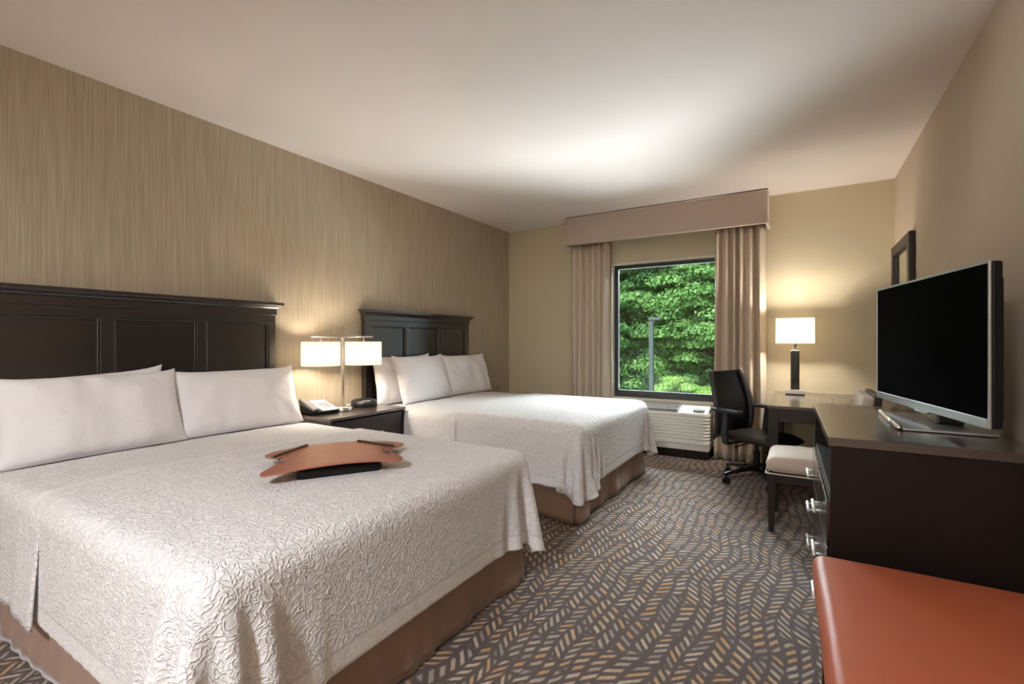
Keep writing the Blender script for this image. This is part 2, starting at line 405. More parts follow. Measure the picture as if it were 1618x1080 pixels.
# ------------------------------------------------------------------ cloth solver for the quilts
def drape(Lx, W, top, xq, drop, seed, step=.021, r=.05):
    """cloth coords: i along x (xq .. Lx+drop), j along y (-drop .. W+drop); returns settled vertices"""
    rng = np.random.default_rng(seed)
    nx = int(round((Lx+drop-xq)/step))+1; ny = int(round((W+2*drop)/step))+1
    X = np.linspace(xq, Lx+drop, nx); Y = np.linspace(-drop, W+drop, ny)
    gx, gy = np.meshgrid(X, Y, indexing='ij')
    P = np.stack([gx, gy, np.full_like(gx, top+.004)], -1)
    sx, sy = X[1]-X[0], Y[1]-Y[0]
    ox = np.clip(gx-Lx, 0, None)/drop; oy = (np.clip(gy-W, 0, None)+np.clip(-gy, 0, None))/drop
    m_ = np.maximum(ox, oy); k_ = np.where((ox > 0) & (oy > 0), m_/np.maximum((ox**2.2+oy**2.2)**(1/2.2), 1e-9), 1.)
    gx = np.where(gx > Lx, Lx+(gx-Lx)*k_, gx); gy = np.where(gy > W, W+(gy-W)*k_, np.where(gy < 0, gy*k_, gy))
    # start pose: over the edges already leaning down
    ox = np.clip(gx-Lx, 0, None); oy = np.clip(gy-W, 0, None)-np.clip(-gy, 0, None); a = R(72)
    P[..., 0] = np.minimum(gx, Lx)+ox*cos(a); P[..., 1] = np.clip(gy, 0, W)+oy*cos(a)
    P[..., 2] = top+.006-np.maximum(ox, abs(oy))*sin(a)
    P[..., :2] += rng.normal(0, .0015, P[..., :2].shape)
    inner = (gx < Lx-.09) & (gy > .09) & (gy < W-.09)
    pin = inner.copy()
    wgt = np.where(pin, 0., 1.)
    V = np.zeros_like(P); dt = 1/60.; g = np.array([0, 0, -2.6])
    lo = np.array([-1., r, -2.]); hi = np.array([Lx-r, W-r, top-r])
    cons = []
    def add(di, dj, stiff, groups):
        for s in groups: cons.append((di, dj, s, math.hypot(di*sx, dj*sy), stiff))
    add(1, 0, 1, (0, 1)); add(0, 1, 1, (0, 1)); add(1, 1, .7, (0, 1)); add(1, -1, .7, (0, 1)); 
    add(2, 0, .05, (0, 1)); add(0, 2, .05, (0, 1))
    def sl(di, dj, s):
        def rng_(d, n, on):
            st = (s*abs(d)) if on else 0; stp = 2*abs(d) if on else 1
            return st, stp
        if dj == 0:
            idx = [i for i in range(nx-di) if (i//di) % 2 == s]; I = np.array(idx); return (I[:, None], np.arange(ny)[None]), (I[:, None]+di, np.arange(ny)[None])
        if di == 0:
            idx = [j for j in range(ny-dj) if (j//dj) % 2 == s]; J = np.array(idx); return (np.arange(nx)[:, None], J[None]), (np.arange(nx)[:, None], J[None]+dj)
        I = np.array([i for i in range(nx-1) if i % 2 == s])
        if dj > 0: J = np.arange(ny-1); return (I[:, None], J[None]), (I[:, None]+1, J[None]+1)
        J = np.arange(1, ny); return (I[:, None], J[None]), (I[:, None]+1, J[None]-1)
    pre = []
    for di, dj, s, rest, k in cons:
        if di > 3 or dj > 3:
            for s2 in (0, 1): A_, B_ = sl(di, dj, s2); pre.append((A_, B_, rest, k))
        else: A_, B_ = sl(di, dj, s); pre.append((A_, B_, rest, k))
    ww = wgt[..., None]
    pre2 = []
    for A_, B_, rest, k in pre:
        wa, wb = ww[A_], ww[B_]; sm = wa+wb; sm[sm == 0] = 1
        rest = np.sqrt((gx[A_]-gx[B_])**2+(gy[A_]-gy[B_])**2)[..., None]; pre2.append((A_, B_, rest, wa/sm*k, wb/sm*k))
    STEPS = 190
    for it in range(STEPS):
        V = (V + g*dt)*.965
        old = P.copy(); P = P + V*dt*ww
        for q in range(9):
            for A_, B_, rest, ca, cb in pre2:
                pa, pb = P[A_], P[B_]; d = pb-pa; ln = np.sqrt((d*d).sum(-1, keepdims=True))+1e-9
                cr = d*((ln-rest)/ln); P[A_] = pa+cr*ca; P[B_] = pb-cr*cb
            if q % 3 == 2:
                c = np.clip(P, lo, hi); d = P-c; ln = np.sqrt((d*d).sum(-1)); 
                rr = r+.006
                hit = (ln < rr) & (ln > 1e-8) & (~pin)
                f = np.where(hit, rr/np.maximum(ln, 1e-9), 1.)[..., None]
                P = c+d*f
        V = (P-old)/dt
        c = np.clip(P, lo, hi); near = (np.sqrt(((P-c)**2).sum(-1)) < r+.009)[..., None]
        V = np.where(near, V*.55, V)
    # soften
    for _ in range(2):
        Q = P.copy(); Q[1:-1, 1:-1] = .5*P[1:-1, 1:-1]+.125*(P[2:, 1:-1]+P[:-2, 1:-1]+P[1:-1, 2:]+P[1:-1, :-2]); P = Q
    return P, gx, gy, nx, ny
def quilt_mesh(Lx, W, top, xq, drop, seed, crown=.012):
    P, gx, gy, nx, ny = drape(Lx, W, top, xq, drop, seed)
    P = P.copy()
    inside = np.clip(np.minimum(np.minimum(P[..., 1], W-P[..., 1]), Lx-P[..., 0]), 0, .5)
    P[..., 2] += crown*np.clip(inside/.35, 0, 1)+.004*np.sin(P[..., 0]*5+seed)*np.sin(P[..., 1]*4.3)*np.clip(inside/.2, 0, 1)
    vs = [tuple(map(float, p)) for p in P.reshape(-1, 3)]
    fs = [(i*ny+j, (i+1)*ny+j, (i+1)*ny+j+1, i*ny+j+1) for i in range(nx-1) for j in range(ny-1)]
    return vs, fs, gx, gy, P
def add_uv(o, ux, uy):
    me = o.data; uv = me.uv_layers.new(name='UVMap'); idx = np.zeros(len(me.loops), dtype=np.int32)
    me.loops.foreach_get('vertex_index', idx)
    arr = np.stack([ux.reshape(-1)[idx], uy.reshape(-1)[idx]], -1).astype(np.float32); uv.data.foreach_set('uv', arr.reshape(-1))

def pillow_mesh(w, h, t, seed, ear=.022):
    """lies in local y (width), z (height), x (thickness); bottom at z=0"""
    NU, NV = 44, 28; vs = []; fs = []
    def pt(u, v, s):
        m = (1-abs(u)**2.6)*(1-abs(v)**2.6)
        y = w/2*u*(1-.05*(1-v*v)*abs(u)**3)+ear*.5*(abs(u*v)**6)*(1 if u > 0 else -1)
        z = h/2*v*(1-(.06 if v > 0 else .015)*(1-u*u*.9)*abs(v)**3)+ear*(abs(u*v)**7)*(1 if v > 0 else 0)
        th = t/2*max(m, 0)**.42
        n_ = noise.noise(Vector((y*5+seed, z*5, s*3.1)))*.022*m**.3 + noise.noise(Vector((y*11, z*7+seed, s)))*.013*(1-.5*m) + abs(noise.noise(Vector((y*9+z*9, seed*3, z*4))))*.008
        edge = math.exp(-((1-max(abs(u), abs(v)))/.22)**2)
        wr = noise.noise(Vector((y*16+seed*2, z*16, 4+s)))*.009*edge*min(1, m*6)
        return (s*(th+n_*min(1, m*3)+wr)+.012*noise.noise(Vector((y*4, z*4, seed+9))), y, z+h/2+h*.03)
    def lin(k, n): t_ = -1+2*k/n; return math.sin(t_*pi/2)*.55+t_*.45
    for s in (1, -1):
        base = len(vs)
        for i in range(NU+1):
            for j in range(NV+1): vs.append(pt(lin(i, NU), lin(j, NV), s))
        for i in range(NU):
            for j in range(NV):
                q = [base+i*(NV+1)+j, base+(i+1)*(NV+1)+j, base+(i+1)*(NV+1)+j+1, base+i*(NV+1)+j+1]
                fs.append(q if s > 0 else q[::-1])
    bm = bmesh.new(); V = [bm.verts.new(p) for p in vs]
    for f in fs: bm.faces.new([V[i] for i in f])
    rim = [(i, j) for i in range(NU+1) for j in range(NV+1) if i in (0, NU) or j in (0, NV)]
    n1 = (NU+1)*(NV+1)
    for i, j in rim:
        a, c = V[i*(NV+1)+j], V[n1+i*(NV+1)+j]; mid = (a.co+c.co)/2; a.co = mid; c.co = mid
    bmesh.ops.remove_doubles(bm, verts=bm.verts[:], dist=1e-5); return bm
def pillow(loc, w, h, t, lean, yaw, seed, label, roll=0):
    o = obj('pillow', pillow_mesh(w, h, t, seed), 'linen', smooth=True, sub=1)
    tag(o, label, 'pillow', 'white bed pillows')
    o.location = loc; o.rotation_euler = (roll, -lean, yaw)
    return o

def bed(y0, W, top, seed, label, ql, bl, x0=XL+.1, Lx=2.075):
    """base, mattress and skirt are the bed; the blanket and quilt lie on it"""
    t = thing('bed', label, 'bed', (x0, y0, 0), 0, 'white beds')
    obj('box_spring', box(.02, Lx-.05, .04, W-.04, .12, .36), 'mattress', t, bevel=.02)
    obj('mattress', rb(0, Lx-.025, .02, W-.02, .36, top-.004, .06, n=3), 'mattress', t, smooth=True)
    # pleated skirt round three sides
    vs, fs = [], []; path = []
    ins = .03; yb0, yb1, xe = ins, W-ins, Lx-ins-.01
    n = 90
    for i in range(n+1): path.append((.02+(xe-.02)*i/n, yb0, 0, -1))
    for i in range(1, 8): a_ = -pi/2+pi/2*i/8; path.append((xe+.04*cos(a_)-.04, yb0+.04+.04*sin(a_), cos(a_), sin(a_)))
    for i in range(n+1): path.append((xe, yb0+.04+(yb1-yb0-.08)*i/n, 1, 0))
    for i in range(1, 8): a_ = pi/2*i/8; path.append((xe-.04+.04*cos(a_), yb1-.04+.04*sin(a_), cos(a_), sin(a_)))
    for i in range(n+1): path.append((xe-(xe-.02)*i/n, yb1, 0, 1))
    K = 8
    for k in range(K+1):
        f = k/K; z = .345*(1-f)+.006*f
        for i, (x, y, nx_, ny_) in enumerate(path):
            u = i*.03
            wob = .016*noise.noise(Vector((u*3.1, seed, f*.6)))+.008*noise.noise(Vector((u*9, seed+4, f)))
            corner = math.exp(-((x-xe)**2+(min(abs(y-yb0), abs(y-yb1)))**2)/.02)
            off = f*(.018+wob*1.6+.035*corner)
            vs.append((x+nx_*off, y+ny_*off, z))
    m_ = len(path)
    fs = [(k*m_+i, k*m_+i+1, (k+1)*m_+i+1, (k+1)*m_+i) for k in range(K) for i in range(m_-1)]
    obj('bed_skirt', (vs, [], fs), 'skirt', t, smooth=True, solid=.003, label='pleated tan bed skirt')
    # blanket under the quilt, near the pillows
    xb0, xb1, dr = .30, 1.02, .43
    vs, fs = [], []; prof = []
    r_ = .05
    for k in range(15): z = top-dr+(dr-r_)*k/14; prof.append((-.014-.010*(1-k/14), z))
    for k in range(1, 7): a_ = pi-pi/2*k/6; prof.append((r_+(r_+.012)*cos(a_)-.002, top-r_+(r_+.007)*sin(a_)))
    for k in range(1, 30): prof.append((r_+(W-2*r_)*k/30, top+.007))
    prof += [(W-y, z) for y, z in prof[:21][::-1]]
    NP = len(prof); NX = 34
    for i in range(NX+1):
        x = xb0+(xb1-xb0)*i/NX
        for k, (y, z) in enumerate(prof):
            dn = max(0, top-.05-z); sg = -1 if y < W/2 else 1
            wv = sg*dn*(.06*noise.noise(Vector((x*7+seed, 0, z*1.5)))+.03)
            ins_ = max(0, min(y, W-y)); cr = .012*min(1, ins_/.35)
            vs.append((x+dn*.05*noise.noise(Vector((k*.2, seed, x*2))), y+wv, z+cr+.003*noise.noise(Vector((x*6, y*6, seed)))+dn*.06*noise.noise(Vector((x*4+seed, 3, 0)))))
    fs = [(i*NP+k, (i+1)*NP+k, (i+1)*NP+k+1, i*NP+k+1) for i in range(NX) for k in range(NP-1)]
    bl_o = obj('blanket', (vs, [], fs), 'blanket', None, smooth=True, solid=.008)
    bl_o.location = (x0, y0, 0); tag(bl_o, bl, 'blanket', 'white blankets')
    xq = .86; DROP = .40
    vs, fs, gx, gy, P = quilt_mesh(Lx, W, top+.012, xq, DROP, seed)
    q = obj('quilt', (vs, [], fs), 'quilt', None, smooth=True); q.location = (x0, y0, 0)
    add_uv(q, np.minimum(Lx+DROP-gx, gx-xq), np.minimum(gy+DROP, W+DROP-gy))
    s_ = q.modifiers.new('s', 'SOLIDIFY'); s_.thickness = .010; s_.offset = 1
    s_ = q.modifiers.new('u', 'SUBSURF'); s_.levels = s_.render_levels = 1
    tag(q, ql, 'quilt', 'white textured quilts')
    # sheet over the head end
    vs2 = []
    bsh = rb(-.005, xb0+.35, -.006, W+.006, top-.12, top+.006, .05, n=3)
    obj('fitted_sheet', bsh, 'linen', t, smooth=True)
    return t
bed(.575, 1.60, .648, 3, 'nearer queen bed with tan skirt, in the left foreground',
    'white textured quilt on the nearer bed, under the copper lap desk', 'white blanket folded under the quilt of the nearer bed, below its pillows', Lx=2.115)
bed(2.965, 1.60, .652, 11, 'farther queen bed with tan skirt, between nightstand and window',
    'white textured quilt on the farther bed, hanging over its foot near the window', 'white blanket under the quilt of the farther bed, beside the nightstand')

PZ1, PZ2 = .645, .650
pillow((-3.10, 1.0, PZ1), .80, .435, .20, R(19), R(4), 1.3, 'front left white pillow on the nearer bed, cut by the photo edge')
pillow((-3.13, 1.755, PZ1), .80, .425, .19, R(20), R(-3), 7.9, 'front right white pillow on the nearer bed, beside the telephone')
pillow((-3.27, .95, PZ1-.03), .83, .45, .15, R(8), R(0), 4.2, 'rear left white pillow on the nearer bed, only its corner peeking out', R(2.5))
pillow((-3.10, 3.53, PZ2), .80, .46, .18, R(17), R(7), 12.6, 'front left white pillow on the farther bed, nearest the nightstand')
pillow((-3.24, 3.36, PZ2), .78, .45, .14, R(8), R(2), 5.5, 'rear left white pillow on the farther bed, against the headboard')
pillow((-3.16, 4.285, PZ2), .78, .45, .18, R(17), R(-2), 9.1, 'right white pillow on the farther bed, nearest the window wall')

# ------------------------------------------------------------------ nightstand and what stands on it
NZ = .69
t = thing('nightstand', 'dark wood nightstand with two drawers between the two beds', 'nightstand', (XL+.02, 2.2, 0))
w, dpt = .757, .545
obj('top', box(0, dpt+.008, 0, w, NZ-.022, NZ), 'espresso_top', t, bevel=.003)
b = bmesh.new(); bx(b, 0, dpt, .006, .028, .0, NZ-.022); bx(b, 0, dpt, w-.028, w-.006, .0, NZ-.022); bx(b, 0, .012, .028, w-.028, .06, NZ-.022); bx(b, .02, dpt-.03, .028, w-.028, .0, .06)
obj('cabinet_body', b, 'espresso', t, bevel=.002)
for z0, z1 in ((.375, .655), (.075, .365)):
    d = obj('drawer', box(dpt-.3, dpt-.002, .034, w-.034, z0, z1), 'espresso', t, bevel=.003)
    zc = z0+.155 if z0 > .3 else z0+.15
    b = bmesh.new(); cyl(b, (dpt+.032, w/2-.10, zc), (dpt+.032, w/2+.10, zc), .006, n=12)
    for yy in (-.07, .07): cyl(b, (dpt-.002, w/2+yy, zc), (dpt+.032, w/2+yy, zc), .0045, n=10)
    obj('handle', b, 'nickel', d, smooth=True, label='brushed metal bar handle')

t = thing('table_lamp', 'brushed nickel lamp with two drum shades on the nightstand', 'lamp', (-3.13, 2.52, NZ), R(-25))
b = bmesh.new(); lathe(b, [(.070, 0), (.074, .003), (.074, .030), (.070, .035)], 36); obj('base', b, 'nickel', t, smooth=False, bevel=.002)
obj('switch', lathe(bmesh.new(), [(.016, .035), (.016, .041), (.02, .043), (.02, .050), (.017, .053)], 20, (.035, .035)), 'nickel', t)
b = bmesh.new(); cyl(b, (0, 0, .035), (0, 0, .672), .0105, n=16); obj('pole', b, 'nickel', t, smooth=True)
b = bmesh.new(); bx(b, -.008, .008, -.24, .24, .588, .599)
obj('crossbar', b, 'nickel', t, bevel=.002)
for sy in (-1, 1):
    yc = .165*sy; n = 48
    vs = []; rx, ry, z0, z1 = .142, .142, .365, .552
    b = bmesh.new()
    A = [b.verts.new((rx*cos(2*pi*k/n), yc+ry*sin(2*pi*k/n), z0)) for k in range(n)]; B_ = [b.verts.new((v.co.x, v.co.y, z1)) for v in A]
    for k in range(n): b.faces.new((A[k], A[(k+1) % n], B_[(k+1) % n], B_[k]))
    sh = obj('lamp_shade', b, 'shade_bed', t, smooth=True, solid=.003, label='glowing off-white drum shade')
    b = bmesh.new(); cyl(b, (0, yc, .56), (0, yc, .59), .006, n=10); cyl(b, (0, yc, .49), (0, yc, .56), .012, n=12)
    bx(b, -.002, .002, yc-ry, yc+ry, .55, .553); bx(b, -rx, rx, yc-.002, yc+.002, .55, .553)
    obj('shade_holder', b, 'nickel', t)
    obj('bulb', lathe(bmesh.new(), [(.004, .42), (.02, .428), (.028, .45), (.02, .48), (.012, .49)], 16, (0, yc)), 'shade_bed', t, smooth=True)

t = thing('telephone', 'grey and white desk telephone on a black base, on the nightstand', 'telephone', (-3.19, 2.345, NZ), R(-8))
def wedge(x0, x1, y0, y1, zb0, zb1, zt0, zt1, bm=None):
    b = bm or bmesh.new(); vs = [b.verts.new(p) for p in ((x0, y0, zb0), (x1, y0, zb1), (x1, y1, zb1), (x0, y1, zb0), (x0, y0, zt0), (x1, y0, zt1), (x1, y1, zt1), (x0, y1, zt0))]
    for f in ((0,3,2,1), (4,5,6,7), (0,1,5,4), (1,2,6,5), (2,3,7,6), (3,0,4,7)): b.faces.new([vs[i] for i in f])
    return b
# telephone faces +x (into the room); high at the back
obj('base', wedge(-.11, .11, -.10, .105, 0, 0, .085, .028), 'black_plastic', t, bevel=.006)
obj('handset', wedge(-.115, .105, -.105, -.045, .072, .030, .112, .052), 'phone_grey', t, bevel=.010, seg=3, label='grey handset in its cradle')
fp = obj('face_plate', wedge(-.105, .105, -.025, .10, .080, .028, .088, .034), 'keypad', t, bevel=.003)
b = bmesh.new()
for i in range(4):
    for j in range(3):
        x = -.035+i*.026; y = .012+j*.024; z = .0875+(x+.105)/.21*(.034-.088)-.0005
        wedge(x, x+.016, y, y+.016, z, z-.004, z+.004, z, b)
obj('keypad_buttons', b, 'phone_grey', fp)
b = bmesh.new(); bx(b, -.09, -.05, .005, .085, .0805, .0818, Matrix.Rotation(0, 4, 'Z'))
t = thing('clock_radio', 'black clock radio with rounded front on the nightstand', 'clock radio', (-3.20, 2.80, NZ), R(-22))
prof = [(-.075, .0), (.07, .0), (.085, .012), (.078, .035), (.045, .058), (-.04, .062), (-.075, .05)]
b = bmesh.new(); pf = spline(prof, 4); n = len(pf); rings = []
for k in range(9):
    s = -1+2*k/8; sc = (1-abs(s)**5*.35)
    rings.append([b.verts.new((x*sc, s*.095, .03+(z-.03)*sc if z > .03 else z)) for x, z in pf])
for a_, c_ in zip(rings, rings[1:]):
    for i in range(n): b.faces.new((a_[i], a_[(i+1) % n], c_[(i+1) % n], c_[i]))
b.faces.new(rings[0]); b.faces.new(rings[-1][::-1])
obj('case', b, 'black_plastic', t, smooth=True)
b = bmesh.new(); vs = [b.verts.new(p) for p in ((.0825, -.045, .014), (.0825, .03, .014), (.062, .03, .054), (.062, -.045, .054))]; b.faces.new(vs)
obj('display', b, 'phone_grey', t, solid=.004, label='pale silver display window')
b = bmesh.new()
for k in range(4): cyl(b, (-.02, -.06+k*.035, .058), (-.02, -.06+k*.035, .066), .008, n=12)
obj('button', b, 'grey_plastic', t)

# ------------------------------------------------------------------ lap desk on the nearer bed
t = thing('lap_desk', 'copper-coloured lap desk with hand holes lying on the nearer bed', 'lap desk', (-1.775, 1.40, .672), R(57))
out = spline([(x+(.26*y*x/.3 if x > 0 else 0), y) for x, y in [(-.07, .215), (-.17, .215), (-.25, .20), (-.292, .165), (-.283, .115), (-.248, .06), (-.238, 0), (-.25, -.07), (-.29, -.14), (-.298, -.185), (-.27, -.21), (-.15, -.205), (0, -.20),
              (.15, -.205), (.27, -.21), (.298, -.185), (.29, -.14), (.25, -.07), (.238, 0), (.248, .06), (.283, .115), (.292, .165), (.25, .20), (.17, .215), (.07, .215)]], 4)
def arch(x): return .056+.019*(1-(x/.3)**2)
b = bmesh.new(); th = .007
ring = [b.verts.new((x, y, arch(x))) for x, y in out]
es = [b.edges.new((ring[i], ring[(i+1) % len(ring)])) for i in range(len(ring))]
for cx, cyy in ((-.222, .0), (.212, -.03)):
    hr = [b.verts.new((cx+.020*cos(2*pi*k/20), cyy+.052*sin(2*pi*k/20), arch(cx+.020*cos(2*pi*k/20)))) for k in range(20)]
    es += [b.edges.new((hr[i], hr[(i+1) % 20])) for i in range(20)]
bmesh.ops.triangle_fill(b, edges=es, use_beauty=True, use_dissolve=False)
bmesh.ops.recalc_face_normals(b, faces=b.faces[:])
for _ in range(2): 
    bmesh.ops.subdivide_edges(b, edges=[e_ for e_ in b.edges if not e_.is_boundary and e_.calc_length() > .04], cuts=1)
    bmesh.ops.triangulate(b, faces=b.faces[:])
for v in b.verts: v.co.z = arch(v.co.x)
o = obj('board', b, 'tray', t); s_ = o.modifiers.new('s', 'SOLIDIFY'); s_.thickness = th; s_.offset = 0
for sx in (-1, 1):
    b = bmesh.new(); p0, p1 = Vector((sx*.262, .065)), Vector((sx*.118, .213)); d = (p1-p0).normalized(); nn = Vector((-d.y, d.x))*.009; N = 8
    rows = []
    for k in range(N+1):
        p = p0+(p1-p0)*k/N; rows.append([b.verts.new((q.x, q.y, arch(q.x)+z)) for q, z in ((p-nn, .003), (p+nn, .003), (p+nn, .013), (p-nn, .013))])
    for a_, c_ in zip(rows, rows[1:]):
        for i in range(4): b.faces.new((a_[i], a_[(i+1) % 4], c_[(i+1) % 4], c_[i]))
    b.faces.new(rows[0]); b.faces.new(rows[-1][::-1])
    obj('ledge_strip', b, 'espresso_top', t, label='dark raised strip across the corner')
obj('cushion', rb(-.17, .17, -.16, .15, 0, .062, .028, n=3), 'black_plastic', t, smooth=True, label='black cushion under the board')

# ------------------------------------------------------------------ window treatment
px0, px1, py = -2.442, -.281, 5.243
t = thing('window_cornice', 'taupe fabric box cornice above the window', 'cornice', ((px0+px1)/2, YB, 2.4))
hw = (px1-px0)/2
b = bmesh.new(); bx(b, -hw, hw, py-YB, py-YB+.02, 0, .335); bx(b, -hw, -hw+.02, py-YB+.02, -.001, 0, .335); bx(b, hw-.02, hw, py-YB+.02, -.001, 0, .335); bx(b, -hw+.02, hw-.02, py-YB+.02, -.001, .315, .335)
obj('box', b, 'pelmet', t, bevel=.003)
for z, r_ in ((.004, .008), (.325, .005)):
    y_ = py-YB-.002
    b = tube(bmesh.new(), [(-hw-.002, -.003, z), (-hw-.002, y_, z), ], r_, 8); tube(b, [(-hw-.002, y_, z), (hw+.002, y_, z)], r_, 8); tube(b, [(hw+.002, y_, z), (hw+.002, -.003, z)], r_, 8)
    obj('piping', b, 'piping', t, smooth=True)
obj('top_edge', box(-hw, hw, py-YB-.003, -.001, .3352, .3395), 'espresso', t)
def curtain(x0, x1, pleats, seed, label, flare=0):
    vs, fs = [], []; NS = pleats*16; NZ_ = 26; rn = random.Random(seed)
    amp = [rn.uniform(.6, 1.15) for _ in range(pleats+2)]; wd = [rn.uniform(.7, 1.35) for _ in range(pleats)]
    tot = sum(wd); cum = [0]
    for w_ in wd: cum.append(cum[-1]+w_/tot)
    for k in range(NZ_+1):
        f = k/NZ_; z = 2.45-f*(2.45-.012)
        for i in range(NS+1):
            s = i/NS; p = max(j for j in range(pleats) if cum[j] <= s+1e-9); fr = (s-cum[p])/(cum[p+1]-cum[p]); 
            ph = 2*pi*fr; A_ = .050*(amp[p]*(1-fr)+amp[p+1]*fr)*(.8+.35*f)
            y = A_*(math.cos(ph)+.25*math.cos(2*ph+.5))
            drift = .02*f*noise.noise(Vector((s*4, f*1.2, seed)))
            xx = x0+(x1-x0)*s+.016*math.sin(ph*1.0+1)*(.6+.4*f)+drift*2+flare*f*(s-.5)
            vs.append((xx, y+drift, z))
    fs = [(k*(NS+1)+i, k*(NS+1)+i+1, (k+1)*(NS+1)+i+1, (k+1)*(NS+1)+i) for k in range(NZ_) for i in range(NS)]
    o = obj('curtain', (vs, [], fs), 'curtain', smooth=True, solid=.004); o.location = (0, 5.395, 0)
    return tag(o, label, 'curtain', 'beige pleated drapes')
curtain(-2.455, -1.965, 6, 4, 'left beige pleated curtain beside the window, behind the farther bed')
curtain(-.795, -.315, 6, 9, 'right beige pleated curtain behind the black office chair')

# ------------------------------------------------------------------ air conditioner under the window
t = thing('air_conditioner', 'white ribbed wall air conditioner under the window', 'air conditioner', (-1.38, YB, 0))
ax0, ax1 = -.56, .565
def ac_outline(ins):  # plan outline, rounded front corners
    r_ = .07; pts = [(ax0+ins, -.002), ]
    for k in range(7): a_ = pi+pi/2*k/6; pts.append((ax0+ins+r_+r_*cos(a_), -.29+ins+r_+r_*sin(a_)))
    for k in range(7): a_ = -pi/2+pi/2*k/6; pts.append((ax1-ins-r_+r_*cos(a_), -.29+ins+r_+r_*sin(a_)))
    pts.append((ax1-ins, -.002)); return pts
b = bmesh.new(); levels = []; z = .150; levels.append((0.006, z)); levels.append((0, z+.006))
for k in range(8):
    z0 = .176+k*.034; levels += [(0.0, z0), (.001, z0+.006), (.013, z0+.026), (.013, z0+.029), (0., z0+.0335)]
levels += [(0, .46), (.004, .470), (.012, .478)]
rings = [[b.verts.new((x, y, z)) for x, y in ac_outline(i)] for i, z in levels]; n = len(rings[0])
for a_, c_ in zip(rings, rings[1:]):
    for i in range(n): b.faces.new((a_[i], a_[(i+1) % n], c_[(i+1) % n], c_[i]))
b.faces.new(rings[0][::-1])
# sloping top up to the sill
topr = [b.verts.new((v.co.x*.985+.001, max(v.co.y+.03, -.262) if v.co.y < -.1 else v.co.y, .478+.062*(1-min(1, abs(v.co.y)/.29)**1.0) if v.co.y < -.1 else .548)) for v in rings[-1]]
for i in range(n): b.faces.new((rings[-1][i], rings[-1][(i+1) % n], topr[(i+1) % n], topr[i]))
b.faces.new(topr)
obj('housing', b, 'white_plastic', t)
obj('lower_panel', box(ax0+.01, ax1-.008, -.275, -.002, .088, .150), 'white_plastic', t, bevel=.003)
def on_top(y): return .4855+(.548-.4855)*(1-min(1, abs(y)/.262))
b = bmesh.new()
for i in range(10):
    y0 = -.235+i*.021; zz = .497+(y0+.262)*(.05/.26)
    for j in range(4):
        bx(b, -.28+j*.128, -.28+j*.128+.122, y0, y0+.010, zz+.001, zz+.005)
g_ = obj('vent_grille', b, 'vent_slat', t)
b = bmesh.new(); vs = [b.verts.new(p) for p in ((-.29, -.245, .4985), (.24, -.245, .4985), (.24, -.02, .5425), (-.29, -.02, .5425))]; b.faces.new(vs)
obj('vent_recess', b, 'grill', t, solid=.004)
b = bmesh.new(); vs = [b.verts.new(p) for p in ((.39, -.215, .5045), (.50, -.215, .5045), (.50, -.15, .5165), (.39, -.15, .5165))]; b.faces.new(vs)
obj('control_panel', b, 'grill', t, solid=.004)
obj('subbase', box(ax0+.02, ax1-.005, -.268, -.016, 0, .088), 'espresso_side', t, label='dark base plinth')

# ------------------------------------------------------------------ desk, lamp, chairs
DZ = .737
t = thing('desk', 'dark wood writing desk in the far right corner', 'desk', (-.23, 4.268, 0))
dw, dl = .945, 1.258
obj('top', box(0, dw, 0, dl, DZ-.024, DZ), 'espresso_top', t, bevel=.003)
b = bmesh.new(); bx(b, .07, dw-.07, .006, .026, .612, DZ-.024); bx(b, .07, dw-.07, dl-.04, dl-.02, .612, DZ-.024); bx(b, .010, .03, .07, dl-.07, .612, DZ-.024); bx(b, dw-.03, dw-.01, .07, dl-.07, .612, DZ-.024)
obj('apron', b, 'espresso', t, bevel=.002)
for x0 in (.006, dw-.076):
    for y0 in (.004, dl-.076): obj('leg', box(x0, x0+.07, y0, y0+.07, 0, DZ-.024), 'espresso', t, bevel=.003)
t = thing('desk_lamp', 'lamp with white rectangular shade and dark twisted column on the desk', 'lamp', (-.05, 5.24, DZ))
obj('base', box(-.075, .075, -.05, .05, .012, .05), 'nickel', t, bevel=.003, label='satin metal base block')
obj('foot_plate', box(-.078, .078, -.053, .053, 0, .012), 'gloss_black', t, bevel=.002)
b = box(-.036, .036, -.03, .03, .05, .42)
obj('column', b, 'gloss_black', t, bevel=.004)
obj('neck', cy((0, 0, .42), (0, 0, .56), .015, n=16), 'chrome', t, smooth=True)
sx_, sy_, z0, z1 = .157, .10, .488, .726
b = bmesh.new(); vs = [(-sx_, -sy_), (sx_, -sy_), (sx_, sy_), (-sx_, sy_)]
A = [b.verts.new((x, y, z0)) for x, y in vs]; B_ = [b.verts.new((x*.985, y*.985, z1)) for x, y in vs]
for i in range(4): b.faces.new((A[i], A[(i+1) % 4], B_[(i+1) % 4], B_[i]))
o = obj('lamp_shade', b, 'shade_desk', t, solid=.003, label='glowing white rectangular shade')
b = bmesh.new(); bx(b, -sx_*.98, sx_*.98, -.002, .002, .715, .718); bx(b, -.002, .002, -sy_*.98, sy_*.98, .715, .718); cyl(b, (0, 0, .56), (0, 0, .60), .014, n=12); cyl(b, (0, 0, .60), (0, 0, .74), .002, n=6)
obj('shade_holder', b, 'nickel', t)
obj('bulb', lathe(bmesh.new(), [(.012, .60), (.02, .61), (.03, .64), (.022, .665), (.004, .675)], 16), 'shade_desk', t, smooth=True)

